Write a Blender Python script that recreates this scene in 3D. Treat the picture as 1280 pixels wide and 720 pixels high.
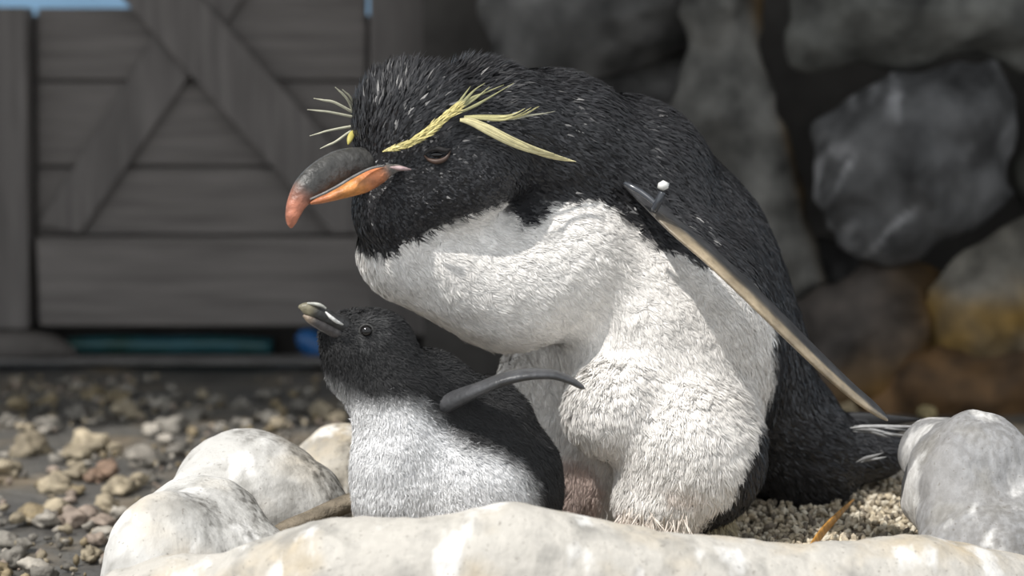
import bpy, math, random
import numpy as np
from mathutils import Vector

# ------------------------------------------------------------------ reset
for o in list(bpy.data.objects):
    bpy.data.objects.remove(o, do_unlink=True)
scene = bpy.context.scene
COL = scene.collection
rng = np.random.default_rng(7)
random.seed(7)

# ------------------------------------------------------------------ camera, sky, sun, exposure
F = 2667.0                      # focal length in pixels of a 1280-wide frame
CAM = np.array([0.0, 0.0, 0.514])
HORIZON = 58.0
PITCH = math.atan((360.0 - HORIZON) / F)
cam_d = bpy.data.cameras.new('camera')
cam = bpy.data.objects.new('camera', cam_d)
COL.objects.link(cam)
cam.location = CAM
cam.rotation_euler = (math.pi / 2 - PITCH, 0, 0)
cam_d.sensor_width = 36.0
cam_d.lens = 36.0 * F / 1280.0
cam_d.clip_start = 0.02
cam_d.dof.use_dof = True
cam_d.dof.focus_distance = 1.93
cam_d.dof.aperture_fstop = 3.8
scene.camera = cam

world = bpy.data.worlds.new('sky')
scene.world = world
world.use_nodes = True
wb = world.node_tree.nodes['Background']
wb.inputs['Color'].default_value = (0.92, 0.96, 1.0, 1)
wb.inputs['Strength'].default_value = 0.95

sun_d = bpy.data.lights.new('sun_offscreen', 'SUN')
sun_d.energy = 3.9
sun_d.angle = math.radians(1.2)
sun_d.color = (1.0, 0.965, 0.915)
sun = bpy.data.objects.new('sun_offscreen', sun_d)
COL.objects.link(sun)
SUN_DIR = Vector((0.42, 0.36, -0.83)).normalized()
sun.rotation_euler = SUN_DIR.to_track_quat('-Z', 'Y').to_euler()
sun.location = (-1.5, 0.3, 4)

scene.view_settings.view_transform = 'Standard'
scene.view_settings.look = 'None'
scene.view_settings.gamma = 1.0
scene.view_settings.use_curve_mapping = False
scene.view_settings.exposure = 0.0

# ------------------------------------------------------------------ pixel -> point, point -> pixel
CP, SP = math.cos(PITCH), math.sin(PITCH)
RIGHT = np.array([1.0, 0, 0]); FWD = np.array([0, CP, -SP]); UP = np.array([0, SP, CP])

def P(x, y, Y):
    d = RIGHT * ((x - 640.0) / F) + UP * ((360.0 - y) / F) + FWD
    return CAM + d * (Y / d[1])

def ground(x, y, z=0.0):
    d = RIGHT * ((x - 640.0) / F) + UP * ((360.0 - y) / F) + FWD
    return CAM + d * ((z - CAM[2]) / d[2])

def to_px(p):
    q = p - CAM
    w = q @ FWD
    return np.stack([640.0 + F * (q @ RIGHT) / w, 360.0 - F * (q @ UP) / w], -1)

def S(Y):                        # metres for one pixel at depth Y
    return Y / F

# ------------------------------------------------------------------ noise
def _hash(i, j, k, seed):
    n = (i * 374761393 + j * 668265263 + k * 2147483647 + seed * 1274126177) & 0xFFFFFFFF
    n = ((n ^ (n >> 13)) * 1274126177) & 0xFFFFFFFF
    n = n ^ (n >> 16)
    return (n & 0xFFFF) / 65535.0

def vnoise(p, freq, seed=0):
    q = np.asarray(p) * freq
    f = np.floor(q); t = q - f; i = f.astype(np.int64)
    t = t * t * (3 - 2 * t)
    r = 0
    for dx in (0, 1):
        wx = t[..., 0] if dx else 1 - t[..., 0]
        for dy in (0, 1):
            wy = t[..., 1] if dy else 1 - t[..., 1]
            for dz in (0, 1):
                wz = t[..., 2] if dz else 1 - t[..., 2]
                r = r + wx * wy * wz * _hash(i[..., 0] + dx, i[..., 1] + dy, i[..., 2] + dz, seed)
    return r * 2 - 1

def fbm(p, freq, octaves=3, seed=0):
    a = 1.0; r = 0
    for o in range(octaves):
        r = r + a * vnoise(p, freq * 2 ** o, seed + o * 17); a *= 0.5
    return r

def smooth01(x, a, b):
    t = np.clip((x - a) / (b - a), 0, 1)
    return t * t * (3 - 2 * t)

# ------------------------------------------------------------------ implicit surfaces
def ell(p, c, r, rot=0.0):
    """distance to an ellipsoid; rot turns it in the x-z plane (degrees, anticlockwise as seen by the viewer)"""
    q = p - c
    if rot:
        a = math.radians(rot); ca, sa = math.cos(a), math.sin(a)
        q = np.stack([q[..., 0] * ca + q[..., 2] * sa, q[..., 1], -q[..., 0] * sa + q[..., 2] * ca], -1)
    r = np.asarray(r)
    k0 = np.sqrt(((q / r) ** 2).sum(-1)); k1 = np.sqrt(((q / (r * r)) ** 2).sum(-1)) + 1e-9
    return k0 * (k0 - 1) / k1

def smin(a, b, k):
    h = np.clip(0.5 + 0.5 * (b - a) / k, 0, 1)
    return b * (1 - h) + a * h - k * h * (1 - h)

def blob(px, py, Y, rx, ry, rz, rot=0.0):
    """an ellipsoid with its centre on a pixel at depth Y, radii in pixels at that depth"""
    s = S(Y)
    return (P(px, py, Y), (rx * s, rz * s, ry * s), rot)

def union_field(blobs, k):
    def f(p):
        d = None
        for b in blobs:
            e = ell(p, b[0], b[1], b[2])
            d = e if d is None else smin(d, e, k)
        return d
    return f

def surface_net(field, lo, hi, h):
    lo = np.asarray(lo, float); hi = np.asarray(hi, float)
    n = np.ceil((hi - lo) / h).astype(int) + 1
    ax = [lo[i] + np.arange(n[i]) * h for i in range(3)]
    p = np.stack(np.meshgrid(*ax, indexing='ij'), -1)
    v = field(p)
    s = v < 0
    c = [s[i:n[0] - 1 + i, j:n[1] - 1 + j, k:n[2] - 1 + k] for i in (0, 1) for j in (0, 1) for k in (0, 1)]
    cnt = sum(x.astype(np.int8) for x in c)
    act = (cnt > 0) & (cnt < 8)
    idx = -np.ones(act.shape, np.int64)
    cells = np.argwhere(act)
    idx[act] = np.arange(len(cells))
    off = np.array([(i, j, k) for i in (0, 1) for j in (0, 1) for k in (0, 1)])
    vals = np.stack([v[cells[:, 0] + o[0], cells[:, 1] + o[1], cells[:, 2] + o[2]] for o in off], 1)
    acc = np.zeros((len(cells), 3)); num = np.zeros(len(cells))
    for a in range(8):
        for b in range(a + 1, 8):
            if np.abs(off[a] - off[b]).sum() != 1: continue
            va, vb = vals[:, a], vals[:, b]
            m = (va < 0) != (vb < 0)
            t = np.where(m, va / np.where(m, va - vb, 1), 0)
            acc += m[:, None] * (off[a] + t[:, None] * (off[b] - off[a])); num += m
    verts = lo + (cells + acc / num[:, None]) * h
    quads = []
    for axis in range(3):
        sl0 = [slice(None)] * 3; sl1 = [slice(None)] * 3
        sl0[axis] = slice(0, -1); sl1[axis] = slice(1, None)
        e = s[tuple(sl0)] != s[tuple(sl1)]
        u, w = (axis + 1) % 3, (axis + 2) % 3
        q = np.argwhere(e)
        q = q[(q[:, u] > 0) & (q[:, w] > 0) & (q[:, u] < n[u] - 1) & (q[:, w] < n[w] - 1)]
        if not len(q): continue
        def at(du, dw):
            r = q.copy(); r[:, u] -= du; r[:, w] -= dw
            return idx[r[:, 0], r[:, 1], r[:, 2]]
        a_, b_, c_, d_ = at(1, 1), at(0, 1), at(0, 0), at(1, 0)
        inside = s[q[:, 0], q[:, 1], q[:, 2]]
        quads.append(np.where(inside[:, None], np.stack([a_, b_, c_, d_], 1), np.stack([d_, c_, b_, a_], 1)))
    return verts, np.concatenate(quads)

def bounds(blobs, pad=0.03):
    lo = np.min([b[0] - max(b[1]) for b in blobs], 0) - pad
    hi = np.max([b[0] + max(b[1]) for b in blobs], 0) + pad
    return lo, hi

def vert_normals(v, quads):
    a = np.cross(v[quads[:, 2]] - v[quads[:, 0]], v[quads[:, 3]] - v[quads[:, 1]])
    n = np.zeros_like(v)
    for i in range(4):
        np.add.at(n, quads[:, i], a)
    return n / (np.linalg.norm(n, axis=1, keepdims=True) + 1e-12)

# ------------------------------------------------------------------ mesh objects
def mesh_obj(name, verts, loops, totals, mat, parent=None, col=None, normals=None, smooth=True, extra=None):
    me = bpy.data.meshes.new(name)
    verts = np.ascontiguousarray(verts, np.float32); loops = np.asarray(loops, np.int32); totals = np.asarray(totals, np.int32)
    me.vertices.add(len(verts)); me.vertices.foreach_set('co', verts.ravel())
    me.loops.add(len(loops)); me.loops.foreach_set('vertex_index', loops)
    me.polygons.add(len(totals))
    st = np.zeros(len(totals), np.int32); st[1:] = np.cumsum(totals)[:-1]
    me.polygons.foreach_set('loop_start', st); me.polygons.foreach_set('loop_total', totals)
    me.update(calc_edges=True)
    me.polygons.foreach_set('use_smooth', np.full(len(totals), smooth, bool))
    if col is not None:
        at = me.attributes.new('Col', 'FLOAT_COLOR', 'POINT')
        c = np.ones((len(verts), 4), np.float32); c[:, :3] = col
        at.data.foreach_set('color', c.ravel())
    if extra:
        for k, val in extra.items():
            at = me.attributes.new(k, 'FLOAT', 'POINT')
            at.data.foreach_set('value', np.asarray(val, np.float32))
    me.validate()
    if normals is not None:
        me.normals_split_custom_set_from_vertices(np.asarray(normals, np.float32).tolist())
    me.materials.append(mat)
    o = bpy.data.objects.new(name, me); COL.objects.link(o)
    if parent is not None: o.parent = parent
    return o

def quad_obj(name, v, q, mat, parent=None, **kw):
    return mesh_obj(name, v, q.ravel(), np.full(len(q), 4), mat, parent, **kw)

def tag(o, label=None, cat=None, group=None, kind=None):
    if label: o['label'] = label
    if cat: o['category'] = cat
    if group: o['group'] = group
    if kind: o['kind'] = kind
    return o

def empty(name, loc):
    o = bpy.data.objects.new(name, None); COL.objects.link(o)
    o.empty_display_size = 0.05; o['base'] = [float(t) for t in loc]
    return o

def settle_empty(o):
    """move the empty to its base without moving its children"""
    b = Vector(o['base']); del o['base']
    o.location = b
    for c in o.children:
        c.location = c.location - b

def sweep_data(pts, ra, rb, seg=12, side=None, twist=0.0):
    """tube with an elliptical section: ra across the picture direction, rb along `side` (default: depth)"""
    pts = np.asarray(pts, float); n = len(pts)
    ra = np.broadcast_to(np.asarray(ra, float), (n,)); rb = np.broadcast_to(np.asarray(rb, float), (n,))
    side = np.array([0, 1.0, 0]) if side is None else np.asarray(side, float)
    tan = np.gradient(pts, axis=0); tan /= np.linalg.norm(tan, axis=1, keepdims=True) + 1e-12
    vs = []
    for i in range(n):
        e1 = np.cross(side, tan[i]); e1 /= np.linalg.norm(e1) + 1e-12
        e2 = np.cross(tan[i], e1)
        ang = np.arange(seg) / seg * 2 * math.pi
        a, b = ra[i] * np.cos(ang), rb[i] * np.sin(ang)
        ct, st = math.cos(twist), math.sin(twist)
        vs.append(pts[i] + np.outer(a * ct - b * st, e1) + np.outer(a * st + b * ct, e2))
    v = np.concatenate(vs)
    loops = []; tot = []
    for i in range(n - 1):
        for k in range(seg):
            k2 = (k + 1) % seg
            loops += [i * seg + k, i * seg + k2, (i + 1) * seg + k2, (i + 1) * seg + k]; tot.append(4)
    loops += list(range(seg))[::-1]; tot.append(seg)
    loops += [(n - 1) * seg + k for k in range(seg)]; tot.append(seg)
    return v, loops, tot

def spline(pts, m=8):
    """Catmull-Rom through rows of any width"""
    p = np.asarray(pts, float); q = np.vstack([2 * p[0] - p[1], p, 2 * p[-1] - p[-2]])
    out = []
    for i in range(1, len(q) - 2):
        for t in np.arange(m) / m:
            out.append(0.5 * (2 * q[i] + (q[i + 1] - q[i - 1]) * t + (2 * q[i - 1] - 5 * q[i] + 4 * q[i + 1] - q[i + 2]) * t * t
                              + (3 * q[i] - q[i - 1] - 3 * q[i + 1] + q[i + 2]) * t ** 3))
    out.append(p[-1])
    return np.array(out)

def strand(name, rows, mat, parent, seg=10, m=6, col=None, side=None, twist=0.0):
    """rows of (px, py, Y, in-picture radius px, depth radius px)"""
    r = spline(rows, m)
    pts = np.array([P(a[0], a[1], a[2]) for a in r])
    s = r[:, 2] / F
    v, l, t = sweep_data(pts, np.maximum(r[:, 3], .15) * s, np.maximum(r[:, 4], .15) * s, seg, side, twist)
    c = None
    if col is not None:
        c = np.repeat(np.asarray(col(r) if callable(col) else np.tile(col, (len(r), 1))), seg, 0)
    return mesh_obj(name, v, l, t, mat, parent, col=c)

# ------------------------------------------------------------------ materials
def new_mat(name):
    m = bpy.data.materials.new(name); m.use_nodes = True
    return m, m.node_tree.nodes, m.node_tree.links, m.node_tree.nodes['Principled BSDF']

def mat_attr(name, rough=0.6, spec=0.4, nscale=60, namt=0.15, bump=0.0, bscale=200, sheen=0.0, tint=(1, 1, 1), stretch=(1, 1, 1)):
    m, N, L, b = new_mat(name)
    a = N.new('ShaderNodeAttribute'); a.attribute_name = 'Col'
    tc = N.new('ShaderNodeTexCoord'); mp = N.new('ShaderNodeMapping'); mp.inputs['Scale'].default_value = stretch
    L.new(tc.outputs['Object'], mp.inputs['Vector'])
    n = N.new('ShaderNodeTexNoise'); n.inputs['Scale'].default_value = nscale; n.inputs['Detail'].default_value = 5
    L.new(mp.outputs['Vector'], n.inputs['Vector'])
    r = N.new('ShaderNodeMapRange'); r.inputs['From Min'].default_value = .3; r.inputs['From Max'].default_value = .7
    r.inputs['To Min'].default_value = 1 - namt; r.inputs['To Max'].default_value = 1 + namt
    L.new(n.outputs['Fac'], r.inputs['Value'])
    x = N.new('ShaderNodeMixRGB'); x.blend_type = 'MULTIPLY'; x.inputs[0].default_value = 1
    L.new(a.outputs['Color'], x.inputs[1]); L.new(r.outputs['Result'], x.inputs[2])
    L.new(x.outputs['Color'], b.inputs['Base Color'])
    b.inputs['Roughness'].default_value = rough; b.inputs['Specular IOR Level'].default_value = spec
    if sheen:
        b.inputs['Sheen Weight'].default_value = sheen; b.inputs['Sheen Roughness'].default_value = .5
    if bump:
        n2 = N.new('ShaderNodeTexNoise'); n2.inputs['Scale'].default_value = bscale; n2.inputs['Detail'].default_value = 6
        L.new(mp.outputs['Vector'], n2.inputs['Vector'])
        bm = N.new('ShaderNodeBump'); bm.inputs['Strength'].default_value = bump; bm.inputs['Distance'].default_value = 0.004
        L.new(n2.outputs['Fac'], bm.inputs['Height']); L.new(bm.outputs['Normal'], b.inputs['Normal'])
    return m

def mat_plain(name, c, rough=0.5, spec=0.5, nscale=40, namt=0.2, bump=0.0, stretch=(1, 1, 1), coat=0.0, c2=None, bscale=None):
    m, N, L, b = new_mat(name)
    tc = N.new('ShaderNodeTexCoord'); mp = N.new('ShaderNodeMapping'); mp.inputs['Scale'].default_value = stretch
    L.new(tc.outputs['Object'], mp.inputs['Vector'])
    n = N.new('ShaderNodeTexNoise'); n.inputs['Scale'].default_value = nscale; n.inputs['Detail'].default_value = 6
    L.new(mp.outputs['Vector'], n.inputs['Vector'])
    r = N.new('ShaderNodeValToRGB')
    r.color_ramp.elements[0].position = .32; r.color_ramp.elements[1].position = .68
    lo = [max(0, t * (1 - namt)) for t in c]; hi = [t * (1 + namt) for t in (c2 or c)]
    r.color_ramp.elements[0].color = (*lo, 1); r.color_ramp.elements[1].color = (*hi, 1)
    L.new(n.outputs['Fac'], r.inputs['Fac']); L.new(r.outputs['Color'], b.inputs['Base Color'])
    b.inputs['Roughness'].default_value = rough; b.inputs['Specular IOR Level'].default_value = spec
    b.inputs['Coat Weight'].default_value = coat
    if bump:
        n2 = N.new('ShaderNodeTexNoise'); n2.inputs['Scale'].default_value = bscale or nscale * 3; n2.inputs['Detail'].default_value = 6
        L.new(mp.outputs['Vector'], n2.inputs['Vector'])
        bm = N.new('ShaderNodeBump'); bm.inputs['Strength'].default_value = bump; bm.inputs['Distance'].default_value = 0.006
        L.new(n2.outputs['Fac'], bm.inputs['Height']); L.new(bm.outputs['Normal'], b.inputs['Normal'])
    return m

def mat_nest():
    m, N, L, b = new_mat('guano_crusted_concrete')
    def math_(op, a, c=None):
        k = N.new('ShaderNodeMath'); k.operation = op; k.use_clamp = True
        for i, s in enumerate((a, c)):
            if s is None: continue
            if isinstance(s, (int, float)): k.inputs[i].default_value = s
            else: L.new(s, k.inputs[i])
        return k.outputs[0]
    def noise(scale, detail=6, stretch=None):
        n = N.new('ShaderNodeTexNoise'); n.inputs['Scale'].default_value = scale; n.inputs['Detail'].default_value = detail
        if stretch:
            mp = N.new('ShaderNodeMapping'); mp.inputs['Scale'].default_value = stretch
            L.new(tc.outputs['Object'], mp.inputs['Vector']); L.new(mp.outputs['Vector'], n.inputs['Vector'])
        else: L.new(tc.outputs['Object'], n.inputs['Vector'])
        return n.outputs['Fac']
    def rng_(s, a, c, t0=0, t1=1):
        r = N.new('ShaderNodeMapRange'); r.inputs['From Min'].default_value = a; r.inputs['From Max'].default_value = c
        r.inputs['To Min'].default_value = t0; r.inputs['To Max'].default_value = t1
        L.new(s, r.inputs['Value']); return r.outputs['Result']
    def mix(f, a, c):
        x = N.new('ShaderNodeMixRGB'); L.new(f, x.inputs[0])
        for i, s in ((1, a), (2, c)):
            if isinstance(s, tuple): x.inputs[i].default_value = (*s, 1)
            else: L.new(s, x.inputs[i])
        return x.outputs['Color']
    tc = N.new('ShaderNodeTexCoord')
    at = N.new('ShaderNodeAttribute'); at.attribute_name = 'Col'
    dirt_shade = N.new('ShaderNodeAttribute'); dirt_shade.attribute_name = 'dirt_shade'
    base = at.outputs['Color']
    ye = rng_(noise(11, 4), .50, .72)
    stn = N.new('ShaderNodeAttribute'); stn.attribute_name = 'stain'
    c = mix(math_('MULTIPLY', math_('MULTIPLY', ye, .7), stn.outputs['Fac']), base, (0.52, 0.41, 0.25))
    gy = rng_(noise(30, 6), .52, .70)
    c = mix(math_('MULTIPLY', gy, .75), c, (0.28, 0.27, 0.25))
    wh = rng_(noise(20, 5, (1.3, 1, .45)), .56, .64)
    c = mix(math_('MULTIPLY', wh, .75), c, (0.80, 0.79, 0.77))
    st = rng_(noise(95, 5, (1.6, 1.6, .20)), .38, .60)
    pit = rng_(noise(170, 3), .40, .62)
    d = math_('MULTIPLY', dirt_shade.outputs['Fac'], math_('ADD', math_('MULTIPLY', st, .75), math_('MULTIPLY', pit, .35)))
    spk = rng_(noise(240, 2), .66, .72)
    c = mix(math_('MULTIPLY', spk, .5), c, (0.14, 0.12, 0.10))
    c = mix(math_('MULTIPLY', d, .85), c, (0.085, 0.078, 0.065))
    L.new(c, b.inputs['Base Color'])
    b.inputs['Roughness'].default_value = .62; b.inputs['Specular IOR Level'].default_value = .35
    bm = N.new('ShaderNodeBump'); bm.inputs['Strength'].default_value = .7; bm.inputs['Distance'].default_value = .005
    h = math_('ADD', math_('MULTIPLY', noise(70, 8), .6), math_('MULTIPLY', noise(95, 5, (1.6, 1.6, .20)), .4))
    L.new(h, bm.inputs['Height']); L.new(bm.outputs['Normal'], b.inputs['Normal'])
    return m

M = {}
M['plumage'] = mat_attr('plumage', .62, .25, 90, .10, sheen=.15)
M['black_plumage'] = mat_attr('black_plumage', .42, .42, 90, .20)
M['down'] = mat_attr('down', .85, .15, 120, .12)
M['skin_body'] = mat_attr('body_skin', .75, .2, 80, .12)
M['horn'] = mat_attr('bill_horn', .42, .5, 90, .45, .5, 160)
M['crest'] = mat_attr('crest_feather', .5, .35, 150, .15)
M['flipper'] = mat_attr('flipper_skin', .38, .5, 60, .30, .25, 260)
M['eye'] = mat_plain('eye_iris', (.006, .005, .005), .08, .6, 60, .3)
M['lid'] = mat_plain('eyelid', (.07, .04, .028), .45, .5, 90, .3)
M['lid_dark'] = mat_plain('upper_eyelid', (.02, .018, .018), .5, .4, 90, .3)
M['tag_white'] = mat_plain('white_tag', (.75, .75, .72), .3, .5, 90, .05)
M['tag_dark'] = mat_plain('dark_band', (.05, .055, .065), .22, .7, 60, .15)
M['nest'] = mat_nest()
M['rock'] = mat_attr('wall_rock', .7, .35, 16, .65, 1.0, 26)
M['stone'] = mat_attr('floor_stone', .7, .3, 60, .35, .8, 90)
M['gravel'] = mat_attr('gravel', .7, .3, 150, .2)
M['wood'] = mat_plain('weathered_wood', (.175, .160, .150), .7, .25, 9, .22, .35, (.6, 4, 7), bscale=24)
M['wood_v'] = mat_plain('weathered_wood_upright', (.160, .147, .139), .7, .25, 9, .22, .35, (7, 4, .6), bscale=24)
M['mortar'] = mat_plain('grey_mortar', (.060, .056, .052), .85, .2, 12, .3, .6)
M['leaf'] = mat_plain('dry_leaf', (.52, .26, .06), .5, .4, 120, .35, .3, (1, 1, .3))

# ------------------------------------------------------------------ boxes
def box_obj(name, corners8, mat, parent=None, bevel=0.0):
    v = np.array(corners8, float)
    f = np.array([[0, 1, 2, 3], [7, 6, 5, 4], [0, 4, 5, 1], [1, 5, 6, 2], [2, 6, 7, 3], [3, 7, 4, 0]])
    o = quad_obj(name, v, f, mat, parent, smooth=False)
    if bevel:
        b = o.modifiers.new('bevel', 'BEVEL'); b.width = bevel; b.segments = 2
    return o

def board_px(name, poly, Yf, thick, mat, parent, bevel=.004):
    """a board whose front face is a four-cornered pixel outline (clockwise from top left) on the plane Y=Yf"""
    fr = [P(x, y, Yf) for x, y in poly]
    bk = [q + np.array([0, thick, 0]) for q in fr]
    return box_obj(name, [fr[0], fr[3], fr[2], fr[1], bk[0], bk[3], bk[2], bk[1]], mat, parent, bevel)

def box_xyz(name, lo, hi, mat, parent=None, bevel=0.0):
    x0, y0, z0 = lo; x1, y1, z1 = hi
    return box_obj(name, [(x0, y0, z1), (x0, y0, z0), (x1, y0, z0), (x1, y0, z1), (x0, y1, z1), (x0, y1, z0), (x1, y1, z0), (x1, y1, z1)], mat, parent, bevel)

# ================================================================== SETTING
# ---- floor: wet concrete with a little unevenness
def make_floor():
    m, N, L, b = new_mat('wet_concrete')
    tc = N.new('ShaderNodeTexCoord')
    n = N.new('ShaderNodeTexNoise'); n.inputs['Scale'].default_value = 7; n.inputs['Detail'].default_value = 7
    n2 = N.new('ShaderNodeTexNoise'); n2.inputs['Scale'].default_value = 45; n2.inputs['Detail'].default_value = 6
    for q in (n, n2): L.new(tc.outputs['Object'], q.inputs['Vector'])
    r = N.new('ShaderNodeValToRGB'); e = r.color_ramp.elements
    e[0].position = .36; e[0].color = (.075, .072, .068, 1); e[1].position = .70; e[1].color = (.20, .16, .11, 1)
    x = e.new(.52); x.color = (.11, .105, .095, 1)
    L.new(n.outputs['Fac'], r.inputs['Fac'])
    mx = N.new('ShaderNodeMixRGB'); mx.blend_type = 'OVERLAY'; mx.inputs[0].default_value = .5
    L.new(r.outputs['Color'], mx.inputs[1]); L.new(n2.outputs['Fac'], mx.inputs[2])
    L.new(mx.outputs['Color'], b.inputs['Base Color'])
    b.inputs['Roughness'].default_value = .45
    bm = N.new('ShaderNodeBump'); bm.inputs['Strength'].default_value = .6; bm.inputs['Distance'].default_value = .01
    L.new(n2.outputs['Fac'], bm.inputs['Height']); L.new(bm.outputs['Normal'], b.inputs['Normal'])
    gx = np.linspace(-3.2, 3.2, 130); gy = np.linspace(0.7, 5.05, 150)
    g = np.stack(np.meshgrid(gx, gy, indexing='ij'), -1).reshape(-1, 2)
    p = np.concatenate([g, np.zeros((len(g), 1))], 1)
    p[:, 2] = fbm(p, 7, 3, 3) * .005 - .004
    i = np.arange(129)[:, None] * 150 + np.arange(149)[None]
    q = np.stack([i, i + 150, i + 151, i + 1], -1).reshape(-1, 4)
    o = quad_obj('floor', p, q, m)
    return tag(o, kind='structure')
floor = make_floor()

# ---- rocks
def ico(sub):
    import bmesh
    bm = bmesh.new(); bmesh.ops.create_icosphere(bm, subdivisions=sub, radius=1)
    v = np.array([x.co[:] for x in bm.verts]); f = np.array([[y.index for y in x.verts] for x in bm.faces]); bm.free()
    return v, f
ICO = {k: ico(k) for k in (1, 2, 3, 4)}

def stone_mesh(r, seed, sub=3, rough=.35, cuts=5):
    v, f = ICO[sub]; v = v.copy()
    g = np.random.default_rng(seed)
    for _ in range(cuts):
        d = g.normal(size=3); d /= np.linalg.norm(d); h = g.uniform(.55, .85)
        t = v @ d; v = v - np.outer(np.maximum(t - h, 0) * .85, d)
    v = v * (1 + rough * fbm(v + seed * 3.1, 1.6, 4, seed))[:, None]
    return v * np.asarray(r), f

def stone_obj(name, loc, r, seed, col, parent=None, sub=3, rotz=0.0, mat='stone', rough=.35):
    v, f = stone_mesh(r, seed, sub, rough)
    c, s_ = math.cos(rotz), math.sin(rotz)
    v = v @ np.array([[c, s_, 0], [-s_, c, 0], [0, 0, 1]])
    g = 1 + .25 * fbm(v, 60, 2, seed)[:, None]
    return mesh_obj(name, v + np.asarray(loc), f.ravel(), np.full(len(f), 3), M[mat], parent, col=np.asarray(col) * g)

# loose stones set in the floor, drawn from the photograph (px, py, radius px, colour)
TAN = (.33, .28, .20); PINK = (.34, .275, .225); GREY = (.21, .195, .17); OCH = (.28, .225, .14); PALE = (.36, .33, .285); RED = (.28, .19, .135)
stones = [(112, 552, 27, TAN), (90, 565, 16, TAN), (28, 556, 27, TAN), (4, 582, 18, TAN), (62, 526, 17, GREY), (95, 515, 15, GREY), (8, 524, 14, GREY),
          (70, 604, 20, TAN), (52, 606, 12, OCH), (95, 590, 17, TAN), (133, 588, 17, RED), (118, 596, 12, RED), (172, 572, 20, PALE), (192, 572, 12, GREY), (150, 606, 19, TAN),
          (170, 600, 16, TAN), (182, 592, 14, GREY), (35, 640, 17, OCH), (22, 646, 12, TAN), (65, 636, 18, TAN), (58, 648, 14, PALE), (88, 645, 18, PINK), (108, 640, 18, PINK),
          (135, 626, 16, TAN), (124, 650, 13, PINK), (146, 640, 14, PALE), (120, 672, 13, PINK), (112, 690, 15, TAN), (134, 664, 12, PALE), (8, 672, 14, GREY), (14, 695, 20, GREY),
          (40, 704, 20, PALE), (56, 716, 16, GREY), (2, 712, 14, OCH), (28, 680, 11, GREY), (212, 530, 18, GREY), (190, 536, 13, PALE), (236, 516, 17, GREY), (225, 560, 14, GREY),
          (205, 548, 11, PALE), (160, 512, 18, TAN), (150, 496, 14, OCH), (118, 490, 14, OCH), (60, 500, 12, OCH), (24, 502, 13, OCH), (335, 520, 15, PALE), (352, 528, 11, TAN),
          (300, 505, 13, GREY), (270, 500, 12, GREY), (378, 505, 14, GREY), (400, 512, 15, TAN), (420, 522, 12, TAN), (330, 492, 11, GREY), (250, 490, 10, GREY), (205, 502, 12, GREY),
          (385, 488, 10, GREY), (96, 612, 10, OCH), (80, 660, 10, TAN), (142, 560, 11, TAN), (70, 574, 10, GREY), (1160, 512, 14, (.33, .27, .14)), (1195, 506, 10, GREY), (1060, 508, 11, OCH),
          (1240, 512, 9, OCH)]
g_ = np.random.default_rng(11)
for _ in range(60):
    x, y = g_.uniform(0, 430), g_.uniform(478, 540)
    stones.append((x, y, g_.uniform(5, 9), [GREY, TAN, OCH, GREY, PALE][g_.integers(5)]))
for _ in range(40):
    x = g_.uniform(0, 200); y = g_.uniform(560, 715)
    if x > 240 - (y - 540) * .75: continue
    stones.append((x, y, g_.uniform(5, 9), [GREY, TAN, PINK, TAN, PALE][g_.integers(5)]))
for i, (x, y, r, c) in enumerate(stones):
    b = ground(x, y + r * .5); s = S(b[1]) * r
    k = g_.uniform(.8, 1.2)
    if b[1] > 3.3: continue
    stone_obj('stone', (b[0], b[1] + s * .4, s * .28), (s * 1.05 * k, s * 1.0, s * .72), 100 + i, np.array(c) * g_.uniform(.75, 1.1), floor, 3 if r > 10 else 2, g_.uniform(0, 6), rough=.5)

# fine grit between the stones: nobody could count it
def grit():
    v0, f0 = ICO[1]
    g = np.random.default_rng(5); n = 2600
    xy = np.stack([g.uniform(-1.0, -.05, n), g.uniform(1.85, 3.3, n)], 1)
    keep = vnoise(np.concatenate([xy, np.zeros((n, 1))], 1), 6, 8) > -.1
    xy = xy[keep]; n = len(xy)
    r = g.uniform(.002, .006, (n, 1, 1)) * g.uniform(.6, 1.3, (n, 1, 3))
    v = v0[None] * r + np.concatenate([xy, np.full((n, 1), .001)], 1)[:, None]
    pal = np.array([GREY, TAN, PALE, OCH, PINK]); c = pal[g.integers(5, size=n)] * g.uniform(.6, 1.1, (n, 1))
    f = (f0[None] + (np.arange(n) * len(v0))[:, None, None]).reshape(-1, 3)
    o = mesh_obj('grit', v.reshape(-1, 3), f.ravel(), np.full(len(f), 3), M['stone'], floor, col=np.repeat(c, len(v0), 0))
    tag(o, 'fine pale grit scattered on the wet floor', kind='stuff')
grit()

# ---- rock wall on the right: every boulder traced, with its own depth and thickness
wall = box_xyz('wall_right', (-.14, 3.36, -.02), (1.6, 3.6, 1.05), M['mortar'])
tag(wall, kind='structure')

def poly_sd(p2, poly):
    d = np.full(p2.shape[:-1], 1e9); inside = np.zeros(p2.shape[:-1], bool)
    n = len(poly)
    for i in range(n):
        a, b = poly[i], poly[(i + 1) % n]
        e = b - a; w = p2 - a
        t = np.clip((w @ e) / (e @ e), 0, 1)
        d = np.minimum(d, ((w - t[..., None] * e) ** 2).sum(-1))
        c = ((a[1] <= p2[..., 1]) != (b[1] <= p2[..., 1]))
        xx = a[0] + (p2[..., 1] - a[1]) / (b[1] - a[1] + 1e-12) * e[0]
        inside ^= c & (p2[..., 0] < xx)
    d = np.sqrt(d)
    return np.where(inside, -d, d)

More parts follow.
